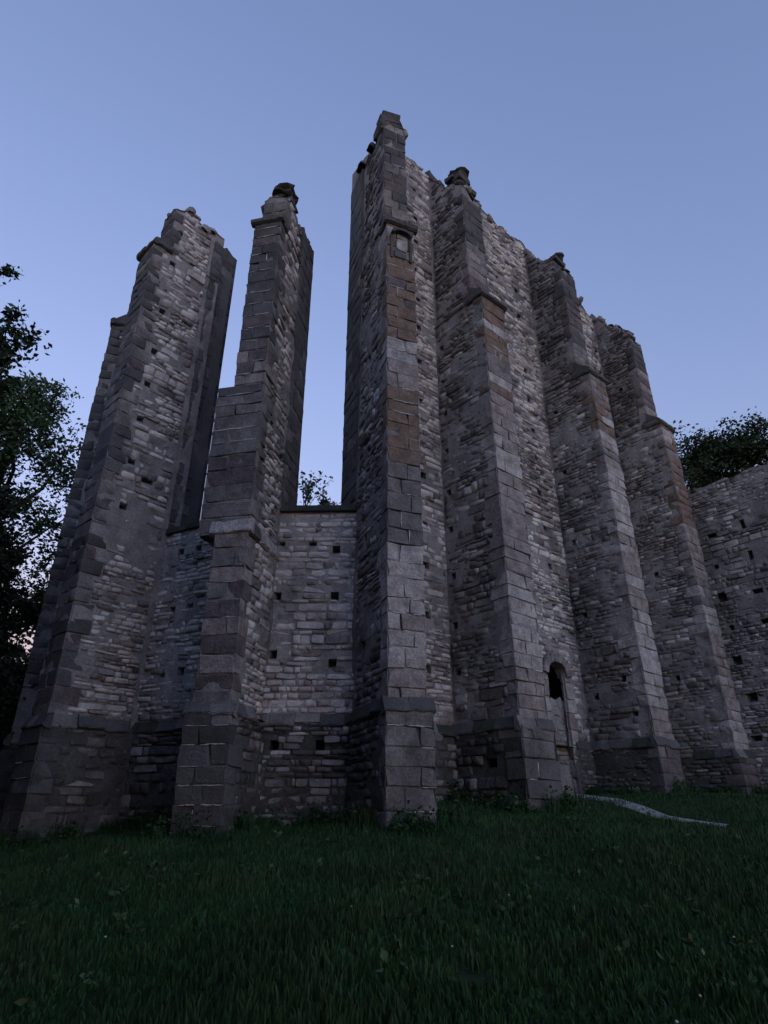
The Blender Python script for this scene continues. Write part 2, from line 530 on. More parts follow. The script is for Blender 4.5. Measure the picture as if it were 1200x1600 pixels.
def buttress(c, a, w, d, top, mixf, dup=.5, wl=None, holes_l=(), holes_r=(), setoff=SETOFF, tip=None, label=None, joints=.12, upw=.05, rmix=RUB_MIX, mid=None, wface=None, niche=False):
    """c = plan point on the wall face, a = facing in degrees; top = (front height, back height) of the ruined head"""
    n, t = nt(a)
    c = Vector((*c, 0))
    b = child('buttress', None, ruin)
    if label: b['label'] = label
    core, core_low = MB(), MB()
    hw = w / 2
    zg = min(ground_z(*(c + n * (d + .3)).xy), ground_z(*c.xy)) - .5
    def plan(x0, x1, d0, d1):      # counter-clockwise: right side first (edge 0), front, left ... as prism strips run along depth
        P = lambda x, dd: tuple((c + t * x + n * dd).xy)
        return [P(x1, d1), P(x1, d0), P(x0, d0), P(x0, d1)]
    back = -.5
    mixq = mixf
    # --- stages: plinth, shaft, head
    e = .09
    stages = [(zg, PLINTH, -hw - e, hw + e, d + e)]
    lo = PLINTH
    if mid:                                            # (z0, z1, extra width to the left) wider middle stage
        stages += [(lo, mid[0], -hw - mid[3], hw, d + mid[4]), (mid[0], mid[1], -hw - mid[2], hw, d), (mid[1], setoff, -hw, hw, d)]
    else:
        stages += [(lo, setoff, -hw, hw, d)]
    for (z0, z1, x0, x1, dd) in stages:
        hl = [(hd + .5 - 0, hz, .16, .16) for (hd, hz) in holes_l if z0 < hz < z1]
        # right side edge runs front->back, left side edge runs back->front
        hr = [(dd - hd, hz, .16, .16) for (hd, hz) in holes_r if z0 < hz < z1]
        prism(core_low if z1 <= PLINTH else core, plan(x0, x1, back, dd), z0, lambda x, y: z1, holes={0: hr, 2: hl}, plain=(1,))
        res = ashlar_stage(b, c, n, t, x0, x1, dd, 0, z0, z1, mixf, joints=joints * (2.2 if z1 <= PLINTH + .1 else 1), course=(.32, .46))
        for side, hs in ((1, hr), (-1, hl)):
            if side > 0:
                P0 = c + t * x1 + n * dd; eu = -n; nn = t
                umin = lambda z: qlen(res, z, 1); umax = lambda z: dd
            else:
                P0 = c + t * x0 + n * back; eu = n; nn = -t
                umin = lambda z: -back; umax = lambda z: dd - back - qlen(res, z, -1)
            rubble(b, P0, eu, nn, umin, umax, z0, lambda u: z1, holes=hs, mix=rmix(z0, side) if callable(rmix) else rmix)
    # --- plinth course round three sides, set-off drip course
    def ring(x0, x1, dd, proj, z0, z1, z2, name, mk, miss=0):
        P = lambda x, q: c + t * x + n * q
        wedge_course(b, P(x0, dd), P(x1, dd), n, proj, z0, z1, z2, name, mk, ext=proj * .9, miss=miss)
        wedge_course(b, P(x1, dd - .012), P(x1, 0), t, proj, z0, z1, z2, name, mk, miss=miss)
        wedge_course(b, P(x0, 0), P(x0, dd - .012), -t, proj, z0, z1, z2, name, mk, miss=miss)
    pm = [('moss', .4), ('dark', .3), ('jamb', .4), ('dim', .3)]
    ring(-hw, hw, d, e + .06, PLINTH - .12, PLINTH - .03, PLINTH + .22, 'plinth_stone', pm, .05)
    if mid:
        ring(-hw - .02, hw, d, .10, mid[0] - .08, mid[0] + .02, mid[0] + .3, 'drip_stone', [('buff', 1), ('dark', .5)])
    # --- drip course and weathering slabs at the set-off
    P = lambda x, q: c + t * x + n * q
    wedge_course(b, P(-hw, d), P(hw, d), n, .12, setoff - .12, setoff + .06, setoff + .16, 'drip_stone', [('dark', 1)], ext=.1)
    wedge_course(b, P(-hw, d - dup - .15), P(-hw, d - .012), -t, .09, setoff - .1, setoff + .06, setoff + .16, 'drip_stone', [('dark', .7), ('jamb', .5)])
    wedge_course(b, P(hw, d - .012), P(hw, d - dup - .15), t, .09, setoff - .1, setoff + .06, setoff + .16, 'drip_stone', [('dark', .7), ('jamb', .5)])
    mb = MB()
    q0, q1, zs = d + .02, d - dup - .06, setoff + .14
    mb.hexa([(*P(-hw, q0).xy, zs - .2), (*P(hw, q0).xy, zs - .2), (*P(hw, q1).xy, zs - .2), (*P(-hw, q1).xy, zs - .2)],
            [(*P(-hw, q0).xy, zs), (*P(hw, q0).xy, zs), (*P(hw - .02, q1).xy, zs + dup * 1.1), (*P(-hw + .02, q1).xy, zs + dup * 1.1)])
    add_obj('weathering_slab', mb.mesh('weathering_slab', M['dark']), b)
    # --- ruined head
    zf, zk = top
    du = d - dup; hu = hw - upw
    sd = a * .37 + c.x
    def headtop(x, y):
        q = (Vector((x, y, 0)) - c); dd = q.dot(n)
        f = min(1, max(0, dd / du))
        base = zk + (zf - zk) * f
        if f > .55: base += .25
        return base + .3 * noise.noise(Vector((x * 1.7, y * 1.7, sd))) + .34 * math.floor(3 * noise.noise(Vector((x * 2.6, y * 2.6, sd + 4)))) / 2
    zu = setoff - .05
    hl = [(hd + .5, hz, .16, .16) for (hd, hz) in holes_l if hz > setoff]
    hr = [(du - hd, hz, .16, .16) for (hd, hz) in holes_r if hz > setoff]
    prism(core, plan(-hu, hu, back, du), zu, headtop, holes={0: hr, 2: hl}, plain=(1,))
    ztop_front = min(headtop(*P(x, du).xy) for x in (-hu, 0, hu))
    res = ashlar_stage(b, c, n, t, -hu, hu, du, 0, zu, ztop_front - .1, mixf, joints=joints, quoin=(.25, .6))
    for side, hs in ((1, hr), (-1, hl)):
        if side > 0:
            P0 = P(hu, du); eu = -n; nn = t; umin = lambda z: qlen(res, z, 1); umax = lambda z: du
        else:
            P0 = P(-hu, back); eu = n; nn = -t; umin = lambda z: -back; umax = lambda z: du - back - qlen(res, z, -1)
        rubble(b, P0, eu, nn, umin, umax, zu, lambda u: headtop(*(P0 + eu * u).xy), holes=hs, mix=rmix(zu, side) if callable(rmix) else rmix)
    loose_top(b, P(0, du - .1).xy, P(0, 0).xy, 2 * hu * .85, headtop, 9, [('dim', 1), ('dark', .6), ('grey', .6)])
    if tip:                      # broken stones still standing on the head's front
        z = headtop(*P(0, du - .3).xy) - .15
        q_ = random.Random(int(abs(c.x * 100)))
        H_ = tip
        lay = 0.0
        while lay < H_:
            f = 1 - lay / H_ * .3
            hh = q_.uniform(.16, .3)
            for k in range(q_.choice((2, 3, 3))):
                sx, sq = q_.uniform(.45, .85), q_.uniform(.4, .7)
                p = P(q_.uniform(-1, 1) * (hu - sx * .35) * f, du - .05 - sq / 2 - q_.random() * .5 * f)
                put('cap_stone', q_.choice(('block', 'chunk', 'chunk')), 'dark', b, Vector((p.x, p.y, z + lay + hh / 2)), t, UP, n, sx, hh * q_.uniform(.9, 1.25), sq, q_.gauss(0, .12))
            lay += hh * .9
    cm = core.mesh('masonry_core', M['core'])
    add_obj('masonry_core', cm, b)
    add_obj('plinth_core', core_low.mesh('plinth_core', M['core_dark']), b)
    if niche:
        add_niche(b, c, n, t, d)
    return b, n, t

def add_niche(b, c, n, t, d):
    """small round-headed niche frame with a worn block in it on a buttress front"""
    z0, z1 = 16.05, 17.15
    P = lambda x, q, z: tuple(Vector((*(c + t * x + n * q).xy, z)))
    mb = MB()
    segs = 8; ro, ri = .33, .26; pts = []
    def arc(r, zc): return [(-r, z0)] + [(-r * math.cos(math.pi * i / segs), zc + r * .55 * math.sin(math.pi * i / segs)) for i in range(segs + 1)] + [(r, z0)]
    o_, i_ = arc(ro, z1 - .15), arc(ri, z1 - .2)
    for k in range(len(o_) - 1):
        f0, f1 = d + .0, d + .06 + (.12 if 1 <= k <= segs else 0)
        mb.hexa([P(i_[k][0], f0, i_[k][1]), P(o_[k][0], f0, o_[k][1]), P(o_[k + 1][0], f0, o_[k + 1][1]), P(i_[k + 1][0], f0, i_[k + 1][1])],
                [P(i_[k][0], f1, i_[k][1]), P(o_[k][0], f1, o_[k][1]), P(o_[k + 1][0], f1, o_[k + 1][1]), P(i_[k + 1][0], f1, i_[k + 1][1])])
    add_obj('niche_frame', mb.mesh('niche_frame', M['dark']), b)
    put('niche_block', 'rubble', 'buff', b, Vector(P(.03, d + .07, 16.62)), t, UP, n, .36, .5, .2)
    put('niche_block', 'rubble', 'jamb', b, Vector(P(-.02, d + .06, 16.24)), t, UP, n, .4, .3, .16)

# plan of the ruin: polygonal east end (left) and a straight long wall running back to the right
WA = 40.6
WN, WT = nt(WA)
WO = Vector((-.95, 15.0, 0))
def wall_pt(s): return WO + WT * s
c0, c1, c2, c3 = (-9.12, 19.9), (-6.88, 16.71), (-3.35, 15.06), (-.45, 15.05)
S4, S5, S6, SE = 4.03, 10.27, 15.7, 18.2

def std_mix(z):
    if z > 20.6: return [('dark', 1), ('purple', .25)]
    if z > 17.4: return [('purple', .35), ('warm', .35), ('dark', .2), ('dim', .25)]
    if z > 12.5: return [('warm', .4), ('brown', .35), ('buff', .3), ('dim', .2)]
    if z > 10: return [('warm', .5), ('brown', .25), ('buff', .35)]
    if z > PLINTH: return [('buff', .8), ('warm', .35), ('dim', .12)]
    return [('dim', .2), ('purple', .6), ('jamb', .5), ('dark', .15)]  # plinth blocks: gloom of the wall foot put into a dark mix
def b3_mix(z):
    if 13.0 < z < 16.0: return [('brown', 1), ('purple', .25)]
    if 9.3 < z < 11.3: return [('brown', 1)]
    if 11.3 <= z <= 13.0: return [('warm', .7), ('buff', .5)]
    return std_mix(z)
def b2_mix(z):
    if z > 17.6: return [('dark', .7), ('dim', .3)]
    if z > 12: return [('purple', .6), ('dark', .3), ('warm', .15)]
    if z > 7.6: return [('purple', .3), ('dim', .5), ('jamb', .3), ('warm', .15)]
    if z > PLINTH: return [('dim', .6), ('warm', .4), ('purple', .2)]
    return [('dark', .5), ('dim', .2), ('jamb', .5)]  # foot shade painted in by dark stones
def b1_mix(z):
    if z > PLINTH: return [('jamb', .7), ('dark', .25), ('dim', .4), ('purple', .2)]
    return [('dark', .7), ('jamb', .4)]  # plinth darker still: shade at the left foot put into the colour
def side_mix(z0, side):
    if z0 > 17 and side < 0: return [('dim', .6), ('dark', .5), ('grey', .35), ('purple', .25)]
    if z0 < 0 + PLINTH - .5: return [('dim', .4), ('grey', .12), ('jamb', .6), ('dark', .4), ('moss', .15)]  # plinth sides: foot shade put into the stone colours
    if side < 0: return [('grey', .45), ('dim', .5), ('pale', .12), ('warm', .15), ('purple', .15)]  # left-facing sides: their shade is put into darker rubble
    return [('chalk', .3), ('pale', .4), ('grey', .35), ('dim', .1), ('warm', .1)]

hz = [5.1, 6.5, 7.9, 9.3, 10.7, 12.1, 13.5, 14.9, 16.3, 18.6, 20.0]
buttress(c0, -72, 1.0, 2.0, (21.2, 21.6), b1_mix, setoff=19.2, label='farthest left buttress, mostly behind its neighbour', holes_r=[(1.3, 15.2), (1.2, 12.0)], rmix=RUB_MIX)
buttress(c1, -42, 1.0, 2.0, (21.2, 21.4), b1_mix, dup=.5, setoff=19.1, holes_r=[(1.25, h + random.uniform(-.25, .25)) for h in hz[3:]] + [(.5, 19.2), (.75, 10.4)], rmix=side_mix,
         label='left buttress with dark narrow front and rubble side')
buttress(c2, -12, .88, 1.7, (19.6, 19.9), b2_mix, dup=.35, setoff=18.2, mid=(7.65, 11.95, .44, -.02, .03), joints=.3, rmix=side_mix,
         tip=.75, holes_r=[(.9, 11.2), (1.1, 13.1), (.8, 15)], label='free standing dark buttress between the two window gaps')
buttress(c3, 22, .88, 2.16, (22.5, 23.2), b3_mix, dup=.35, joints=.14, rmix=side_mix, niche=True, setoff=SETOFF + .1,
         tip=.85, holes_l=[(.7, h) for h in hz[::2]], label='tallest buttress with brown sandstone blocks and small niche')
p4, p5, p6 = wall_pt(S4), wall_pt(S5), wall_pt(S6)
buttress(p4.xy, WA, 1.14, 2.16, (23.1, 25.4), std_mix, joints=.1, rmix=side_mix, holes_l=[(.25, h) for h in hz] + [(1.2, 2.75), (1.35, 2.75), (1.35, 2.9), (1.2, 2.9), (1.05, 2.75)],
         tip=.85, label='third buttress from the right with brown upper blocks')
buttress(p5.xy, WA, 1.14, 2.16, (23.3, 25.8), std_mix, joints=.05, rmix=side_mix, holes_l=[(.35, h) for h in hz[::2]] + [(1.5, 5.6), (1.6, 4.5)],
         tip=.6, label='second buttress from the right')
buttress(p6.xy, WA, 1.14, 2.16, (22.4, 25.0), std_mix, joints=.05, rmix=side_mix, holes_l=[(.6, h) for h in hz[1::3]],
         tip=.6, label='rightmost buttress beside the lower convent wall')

def wall_bay(A, B, T, zb, topf, amp=.05, inset=.03, core='core', holes=(), label=None, mix=RUB_MIX, base=True, door=None, low_mix=None, plinth=True, start=0.0, end=0.0, cname='wall_bay', parent=None, root=None):
    A, B = Vector((*A, 0)), Vector((*B, 0))
    U = (B - A).length; e = (B - A) / U; n = Vector((e.y, -e.x, 0))
    o = root if root is not None else child(cname, None, ruin)
    if label: o['label'] = label
    mb = MB()
    T_ = -n * T
    Pl = lambda a, off: tuple((a + n * off).xy)
    hs = list(holes) + ([door] if door else [])
    if plinth:
        ml = MB()
        prism(ml, [Pl(A, .09), Pl(B, .09), Pl(B, -T), Pl(A, -T)], zb, lambda x, y: PLINTH, holes={0: [h for h in hs if h[1] - h[3] / 2 < PLINTH]}, plain=(1, 2, 3))
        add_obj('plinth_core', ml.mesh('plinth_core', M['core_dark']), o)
    z0 = PLINTH if plinth else zb
    prism(mb, [Pl(A, 0), Pl(B, 0), Pl(B, -T), Pl(A, -T)], z0, topf, amp=amp, inset=inset, holes={0: [q for q in hs if q[1] + q[3] / 2 > z0]}, plain=(1, 2, 3))
    add_obj('masonry_core', mb.mesh('masonry_core', M[core]), o)
    f = lambda u: topf(*(A + e * u).xy)
    if plinth:
        rubble(o, A + n * .09, e, n, lambda z: start, lambda z: U - end, zb, lambda u: PLINTH, holes=hs, mix=low_mix or mix)  # low_mix carries the wall-foot shade in its stone colours
        segs = [(start, U - end)]
        if door: segs = [(start, door[0] - door[2] / 2 - .1), (door[0] + door[2] / 2 + .1, U - end)]
        for (a, b) in segs:
            if b - a > .2:
                wedge_course(o, A + e * a, A + e * b, n, .15, PLINTH - .12, PLINTH - .03, PLINTH + .2, 'plinth_stone', [('moss', .4), ('dark', .3), ('jamb', .4), ('dim', .3)], miss=.06)
    rubble(o, A, e, n, lambda z: start, lambda z: U - end, z0 + (.2 if plinth else 0), f, holes=hs, mix=mix)
    return o, A, e, n, U

def window_jamb(o, A, e, n, uf, ur, u0, T, z0, z1, seed, side, mix):
    """splayed window jamb: wall face from u0 to uf, reveal from uf (front) to ur (rear)"""
    P = lambda u, off: A + e * u - n * off
    ext = .9
    topf = lambda x, y: z1 + .25 * noise.noise(Vector((x * 2.1, y * 2.1, seed))) + .22 * math.floor(3 * noise.noise(Vector((x * 1.9, y * 1.9, seed + 3)))) / 2
    mb = MB()
    if side < 0:   # jamb at the left end of the opening: material from u0 to uf
        poly = [P(uf, 0).xy, P(ur, T).xy, P(u0, T).xy, P(u0, 0).xy]
        R0, R1 = P(uf, 0), P(ur, T)
    else:
        poly = [P(ur, T).xy, P(uf, 0).xy, P(u0, 0).xy, P(u0, T).xy]
        R0, R1 = P(ur, T), P(uf, 0)
    prism(mb, [tuple(q) for q in poly], z0, topf, plain=(1, 2) if side < 0 else (2, 3))
    add_obj('jamb_core', mb.mesh('jamb_core', M['jamb']), o)
    U = (R1 - R0).length; eu = (R1 - R0) / U; nn = Vector((eu.y, -eu.x, 0))
    ashlar_panel(o, R0, eu, nn, U, z0, lambda u: topf(*(R0 + eu * u).xy), mix)
    loose_top(o, P((u0 + uf) / 2, .1).xy, P((u0 + ur) / 2, T).xy, .6, topf, 7, [('dark', 1), ('dim', .8)])

def sill(o, A, e, n, ua, ub, T):
    """mossy sloped sill stones over the apron wall"""
    k = max(1, round((ub - ua) / .7))
    for i in range(k):
        a, b = ua + (ub - ua) * i / k + .008, ua + (ub - ua) * (i + 1) / k - .008
        j = random.uniform(-.03, .03); mb = MB()
        P = lambda u, off, z: tuple(Vector((*(A + e * u + n * off).xy, z)))
        f = .09 + j
        mb.hexa([P(a, f, SILL - .02), P(b, f, SILL - .02 + j * .3), P(b, -T, SILL - .05), P(a, -T, SILL - .05)],
                [P(a, f - .02, SILL + .14), P(b, f - .02, SILL + .14 + j * .4), P(b, -T, SILL + .55), P(a, -T, SILL + .55)])
        add_obj('sill_stone', mb.mesh('sill_stone', M['moss']), o)

jm = [('jamb', 1), ('dim', .25), ('dark', .2)]
apron = lambda x, y: SILL
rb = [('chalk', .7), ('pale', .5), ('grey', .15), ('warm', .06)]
lm = [('dim', .5), ('grey', .3), ('jamb', .5), ('pale', .07), ('dark', .35)]  # dark mix, paints shade into the wall feet
def put_holes(cols, levels, j=.06): return [(u + random.uniform(-j, j), z + random.uniform(-j, j), .17, .17) for z in levels for u in cols]
# bay behind the left buttress, and the two window bays
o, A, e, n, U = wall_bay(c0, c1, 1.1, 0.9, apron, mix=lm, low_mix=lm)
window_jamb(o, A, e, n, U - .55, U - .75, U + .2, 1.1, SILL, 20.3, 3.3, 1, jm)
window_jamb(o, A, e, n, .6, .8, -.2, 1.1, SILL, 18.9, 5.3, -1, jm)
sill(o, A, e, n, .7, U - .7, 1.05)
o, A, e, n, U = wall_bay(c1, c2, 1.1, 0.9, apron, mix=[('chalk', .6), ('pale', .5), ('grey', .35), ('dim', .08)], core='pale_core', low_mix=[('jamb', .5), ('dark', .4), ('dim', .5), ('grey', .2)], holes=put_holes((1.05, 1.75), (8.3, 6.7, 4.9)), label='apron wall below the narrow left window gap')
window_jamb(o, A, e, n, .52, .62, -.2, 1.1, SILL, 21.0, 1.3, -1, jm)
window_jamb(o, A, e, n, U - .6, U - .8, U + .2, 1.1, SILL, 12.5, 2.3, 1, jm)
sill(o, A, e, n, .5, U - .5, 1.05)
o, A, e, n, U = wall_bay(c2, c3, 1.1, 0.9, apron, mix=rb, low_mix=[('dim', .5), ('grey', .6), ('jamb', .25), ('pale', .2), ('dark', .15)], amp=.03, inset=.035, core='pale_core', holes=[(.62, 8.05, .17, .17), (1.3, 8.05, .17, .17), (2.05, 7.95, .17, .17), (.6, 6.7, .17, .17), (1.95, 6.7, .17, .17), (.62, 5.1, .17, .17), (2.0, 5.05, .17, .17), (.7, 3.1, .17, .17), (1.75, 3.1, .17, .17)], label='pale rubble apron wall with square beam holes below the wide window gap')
window_jamb(o, A, e, n, .47, .67, -.2, 1.1, SILL, 20.0, 8.3, -1, jm)
window_jamb(o, A, e, n, 2.42, 1.95, U + .2, 1.1, SILL, 23.2, 9.1, 1, jm)
sill(o, A, e, n, .45, U - .42, 1.05)
window_bay = o

# straight long wall in four bays
def long_top(x, y):
    s = (Vector((x, y, 0)) - WO).dot(WT)
    z = np.interp(s, [0, .6, 1.6, 3.2, 4.5, 6, 8.2, 10, 11.5, 14, 16, 18.5], [24.2, 24.6, 25.4, 25.8, 25.6, 26.4, 26.2, 26.3, 25.6, 25.4, 24.6, 23.5])
    return z + .3 * noise.noise(Vector((s * 1.3, y * .2, 2))) + .2 * math.floor(3 * noise.noise(Vector((s * 2.1, y * .2, 7)))) / 2
wmix = [('chalk', .35), ('pale', .55), ('grey', .3), ('warm', .2), ('dim', .08)]
def bay_holes(U, s0, step=1.45):
    h = []
    z = 5.2
    while z < 25:
        u = s0
        while u < U - .3:
            h.append((u + random.uniform(-.1, .1), z + random.uniform(-.12, .12), .16, .16)); u += 1.25
        z += step
    return h
for (sa, sb, nm) in ((.45, S4, None), (S4, S5, 'door'), (S5, S6, None), (S6, SE, None)):
    A_, B_ = wall_pt(sa).xy, wall_pt(sb).xy
    U_ = sb - sa
    door = (8.2 - sa, 4.25, 1.0, 3.9, 1) if nm else None
    st, en = (.3 if sa < 1 else .57), (.57 if sb < SE else 0)
    hs = [h for h in bay_holes(U_, .9) if not (door and abs(h[0] - door[0]) < .9 and h[1] < 7.2)]
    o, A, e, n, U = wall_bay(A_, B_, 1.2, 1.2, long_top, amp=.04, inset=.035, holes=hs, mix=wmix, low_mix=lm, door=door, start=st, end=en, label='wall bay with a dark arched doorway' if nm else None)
    loose_top(o, A.xy - n.xy * .25, B_ - n.xy * .25, .6, long_top, 6, [('dim', 1), ('grey', .8), ('dark', .3)])
    if nm:      # doorway: deeper black passage, dressed surround, arch stones, low blocking wall
        dw = add_obj('doorway', None, o)
        DU, half, zb_, zt_ = door[0], .5, 1.9, 5.75
        P = lambda u, off: A + e * u + n * off
        for sgn in (-1, 1):
            z = zb_
            while z < zt_:
                h = random.uniform(.38, .55)
                w = random.uniform(.34, .52)
                p = P(DU + sgn * (half + w / 2 - .06), -.06)
                put('jamb_block', 'block', pick([('buff', .8), ('warm', .4), ('grey', .4)]), o, Vector((p.x, p.y, z + h / 2)), e, UP, n, w, h - .012, .2)
                z += h
        k = 9
        for i in range(k):
            th = math.pi * (i + .5) / k
            rad = Vector((math.cos(th), math.sin(th))); tng = Vector((-math.sin(th), math.cos(th)))
            p = P(DU + rad.x * (half + .1), -.05)
            q = Vector((p.x, p.y, zt_ + rad.y * (half * .85 + .1)))
            er = (e * rad.x + UP * rad.y).normalized(); et = (e * tng.x + UP * tng.y).normalized()
            put('arch_stone', 'block', pick([('dim', .9), ('grey', .7)]), o, q, et, er, n, .22, .3, .42)
        mb = MB()
        a, b = P(DU - half - .05, -.16), P(DU + half + .05, -.16)
        panel(mb, a, e, n, (b - a).length, zb_ - .3, lambda u: 5.0 + .4 * noise.noise(Vector((u * 3, 1, 2))), inset=0)
        a2, b2 = P(DU + half, -.7), P(DU - half, -.7)
        mb.hexa([(*P(DU - half - .05, -.3).xy, zb_ - .3), (*P(DU + half + .05, -.3).xy, zb_ - .3), (*P(DU + half + .05, -.6).xy, zb_ - .3), (*P(DU - half - .05, -.6).xy, zb_ - .3)],
                [(*P(DU - half - .05, -.3).xy, 4.85), (*P(DU + half + .05, -.3).xy, 4.85), (*P(DU + half + .05, -.6).xy, 4.85), (*P(DU - half - .05, -.6).xy, 4.85)])
        dw.data  # empty groups nothing further: the blocking wall carries the mesh
        bpy.data.objects.remove(dw)
        add_obj('door_blocking', mb.mesh('door_blocking', M['core']), o)
        rubble(o, a, e, n, lambda z: .05, lambda z: 1.0, zb_, lambda u: 4.9, mix=[('grey', 1), ('dim', .8), ('jamb', .3)], rows=(.12, .26))

# lower wall joining the right end
cw = add_obj('convent_wall', None, loc=(*wall_pt(SE).xy, 2.4))
tag(cw, 'lower rubble wall with square beam holes joining the right end of the ruin', 'wall')
E0 = wall_pt(SE + .6) - WN * 1.0
E1 = E0 + WN * 13.0
def cw_top(x, y):
    s = (Vector((x, y, 0)) - E0).dot(WN)
    return 15.5 + .12 * noise.noise(Vector((s * 1.5, 3, 2))) + .05 * s * 0
hcw = [(u + random.uniform(-.15, .15), z + random.uniform(-.1, .1),   .3, .3) for z in (4.4, 5.9, 7.4, 8.8, 10.2, 11.6, 13.1) for u in (2.6, 4.0, 5.5, 7.0, 8.6, 10.2)]
_inv = lambda: cw.matrix_world.inverted()
o, A, e, n, U = wall_bay(E0.xy, E1.xy, 1.0, 1.4, cw_top, holes=hcw, mix=[('grey', .6), ('pale', .2), ('dim', .3)], plinth=False, root=cw)
loose_top(cw, A.xy - n.xy * .4, E1.xy - n.xy * .4, .9, cw_top, 4, [('dim', 1), ('moss', .5)], size=(.14, .26))

# ------------------------------------------------------------------ emit stones: the ones that show largest are objects, the rest join per part
LIMIT = {'ashlar_block': 330, 'rubble_stone': 320, 'jamb_block': 120}
def emit():
    by = {}
    for s in STONES: by.setdefault((s[0], 'cw' if s[4] is cw else 'r'), []).append(s)
    rest = {}
    for (name, who), lst in by.items():
        lst.sort(key=lambda s: -s[6])
        lim = LIMIT.get(name, 400)
        if who == 'cw': lim = 200
        for i, s in enumerate(lst):
            if i < lim:
                o = bpy.data.objects.new(name, template_mesh(s[1], s[2], s[3]))
                COL.objects.link(o); o.parent = s[4]
                o.matrix_local = Matrix.Translation(-base_of(s[4])) @ s[5]
            else:
                rest.setdefault((id(s[4]), name), []).append(s)
    nm = {'ashlar_block': 'ashlar_masonry', 'rubble_stone': 'rubble_masonry', 'jamb_block': 'jamb_masonry'}
    for (_, name), lst in rest.items():
        V, L, ST, TT, MI = [], [], [], [], []; nv = nl = 0
        par = lst[0][4]
        for (_n, kind, i, mk, p, m, sz) in lst:
            v, f = TEMPL[kind][i]
            a = np.array(m)
            V.append(v @ a[:3, :3].T + a[:3, 3])
            for q in f:
                L.extend([x + nv for x in q]); ST.append(nl); TT.append(len(q)); nl += len(q); MI.append(MK.index(mk))
            nv += len(v)
        me = np_mesh(nm.get(name, name), np.concatenate(V) - np.array(base_of(par)), L, ST, TT, [M[k] for k in MK], MI)
        o = add_obj(nm.get(name, name + 's'), me, par); o['kind'] = 'stuff'
def base_of(p):
    b = Vector((0, 0, 0))
    while p is not None:
        b += p.location; p = p.parent
    return b
# meshes were written in world coordinates: move part meshes into their parent's frame
for top_ in (ruin, cw):
    for o in list(top_.children_recursive):
        if o.data is not None:
            o.data.transform(Matrix.Translation(-base_of(o.parent)))
emit()
jme = []
for q_ in range(6):
    mb = MB(); k = 7; V = []
    for i in range(k + 1):
        x = -.5 + i / k; h = .5 * random.uniform(.25, 1.0) * (1 if 0 < i < k else .3); o_ = .25 * random.uniform(-1, 1)
        V += [(x, -h + o_, -.5), (x, -h + o_, .5), (x, h + o_, .5), (x, h + o_, -.5)]
    F = [(i * 4 + a_, i * 4 + (a_ + 1) % 4, i * 4 + 4 + (a_ + 1) % 4, i * 4 + 4 + a_) for i in range(k) for a_ in range(4)] + [(0, 1, 2, 3), (k * 4 + 3, k * 4 + 2, k * 4 + 1, k * 4)]
    mb.add(V, F); jme.append(mb.mesh('mortar_joint', M['mortar']))
for i, (par, p, ex, n_, w_, h_) in enumerate(JOINTS):
    ey = n_.cross(ex)
    m = Matrix.Identity(4)
    for r_ in range(3):
        m[r_][0] = ex[r_] * w_; m[r_][1] = ey[r_] * h_ * 1.3; m[r_][2] = n_[r_] * .034; m[r_][3] = p[r_]
    o = add_obj('mortar_joint', jme[i % 6], par)
    o.matrix_local = Matrix.Translation(-base_of(par)) @ m

# ------------------------------------------------------------------ ground, path
def grid_sheet(name, xs, ys, zf, mat, smooth=True):
    V = [(x, y, zf(x, y)) for y in ys for x in xs]
    nx = len(xs)
    F = [(j * nx + i, j * nx + i + 1, (j + 1) * nx + i + 1, (j + 1) * nx + i) for j in range(len(ys) - 1) for i in range(nx - 1)]
    me = bpy.data.meshes.new(name); me.from_pydata(V, [], F); me.update(); me.materials.append(mat)
    for p in me.polygons: p.use_smooth = smooth
    return me
xs = [-900, -400, -200, -100, -60, -40] + [-30 + .5 * i for i in range(121)] + [40, 60, 100, 200, 400, 900]
ys = [-300, -100, -50, -20, -10] + [-5 + .5 * i for i in range(91)] + [45, 60, 80, 120, 200, 400, 900, 1500]
soil = nmat('dark_turf_soil', (.02, .035, .012), .4, .8, 20, .5)
ground = add_obj('ground', grid_sheet('ground', xs, ys, lambda x, y: ground_z(x, y) + .04 * fbm((x, y, 0), .7), soil))
tag(ground, kind='structure')

path_pts = [(5.25, 19.6), (5.42, 18.5), (5.6, 17.4), (5.76, 16.3), (5.92, 15.2), (6.08, 14.1), (6.24, 13.0)]
mb = MB()
V, F = [], []
for i, (x, y) in enumerate(path_pts):
    wdt = [.3, .3, .28, .24, .2, .16, .05][i]
    for k in range(5):
        xx = x + wdt * (k / 2 - 1) * (1 + .1 * noise.noise(Vector((y * 1.7, k * .3, 0)))); V.append((xx, y, ground_z(xx, y) + .05 + (.012 if k in (1, 2, 3) else -.03)))
    if i: F += [((i - 1) * 5 + k, (i - 1) * 5 + k + 1, i * 5 + k + 1, i * 5 + k) for k in range(4)]
mb.add(V, F)
path = add_obj('path', mb.mesh('path', nmat('pale_gravel', (.32, .305, .285), .45, 5, 40, .8), True))
tag(path, kind='structure')

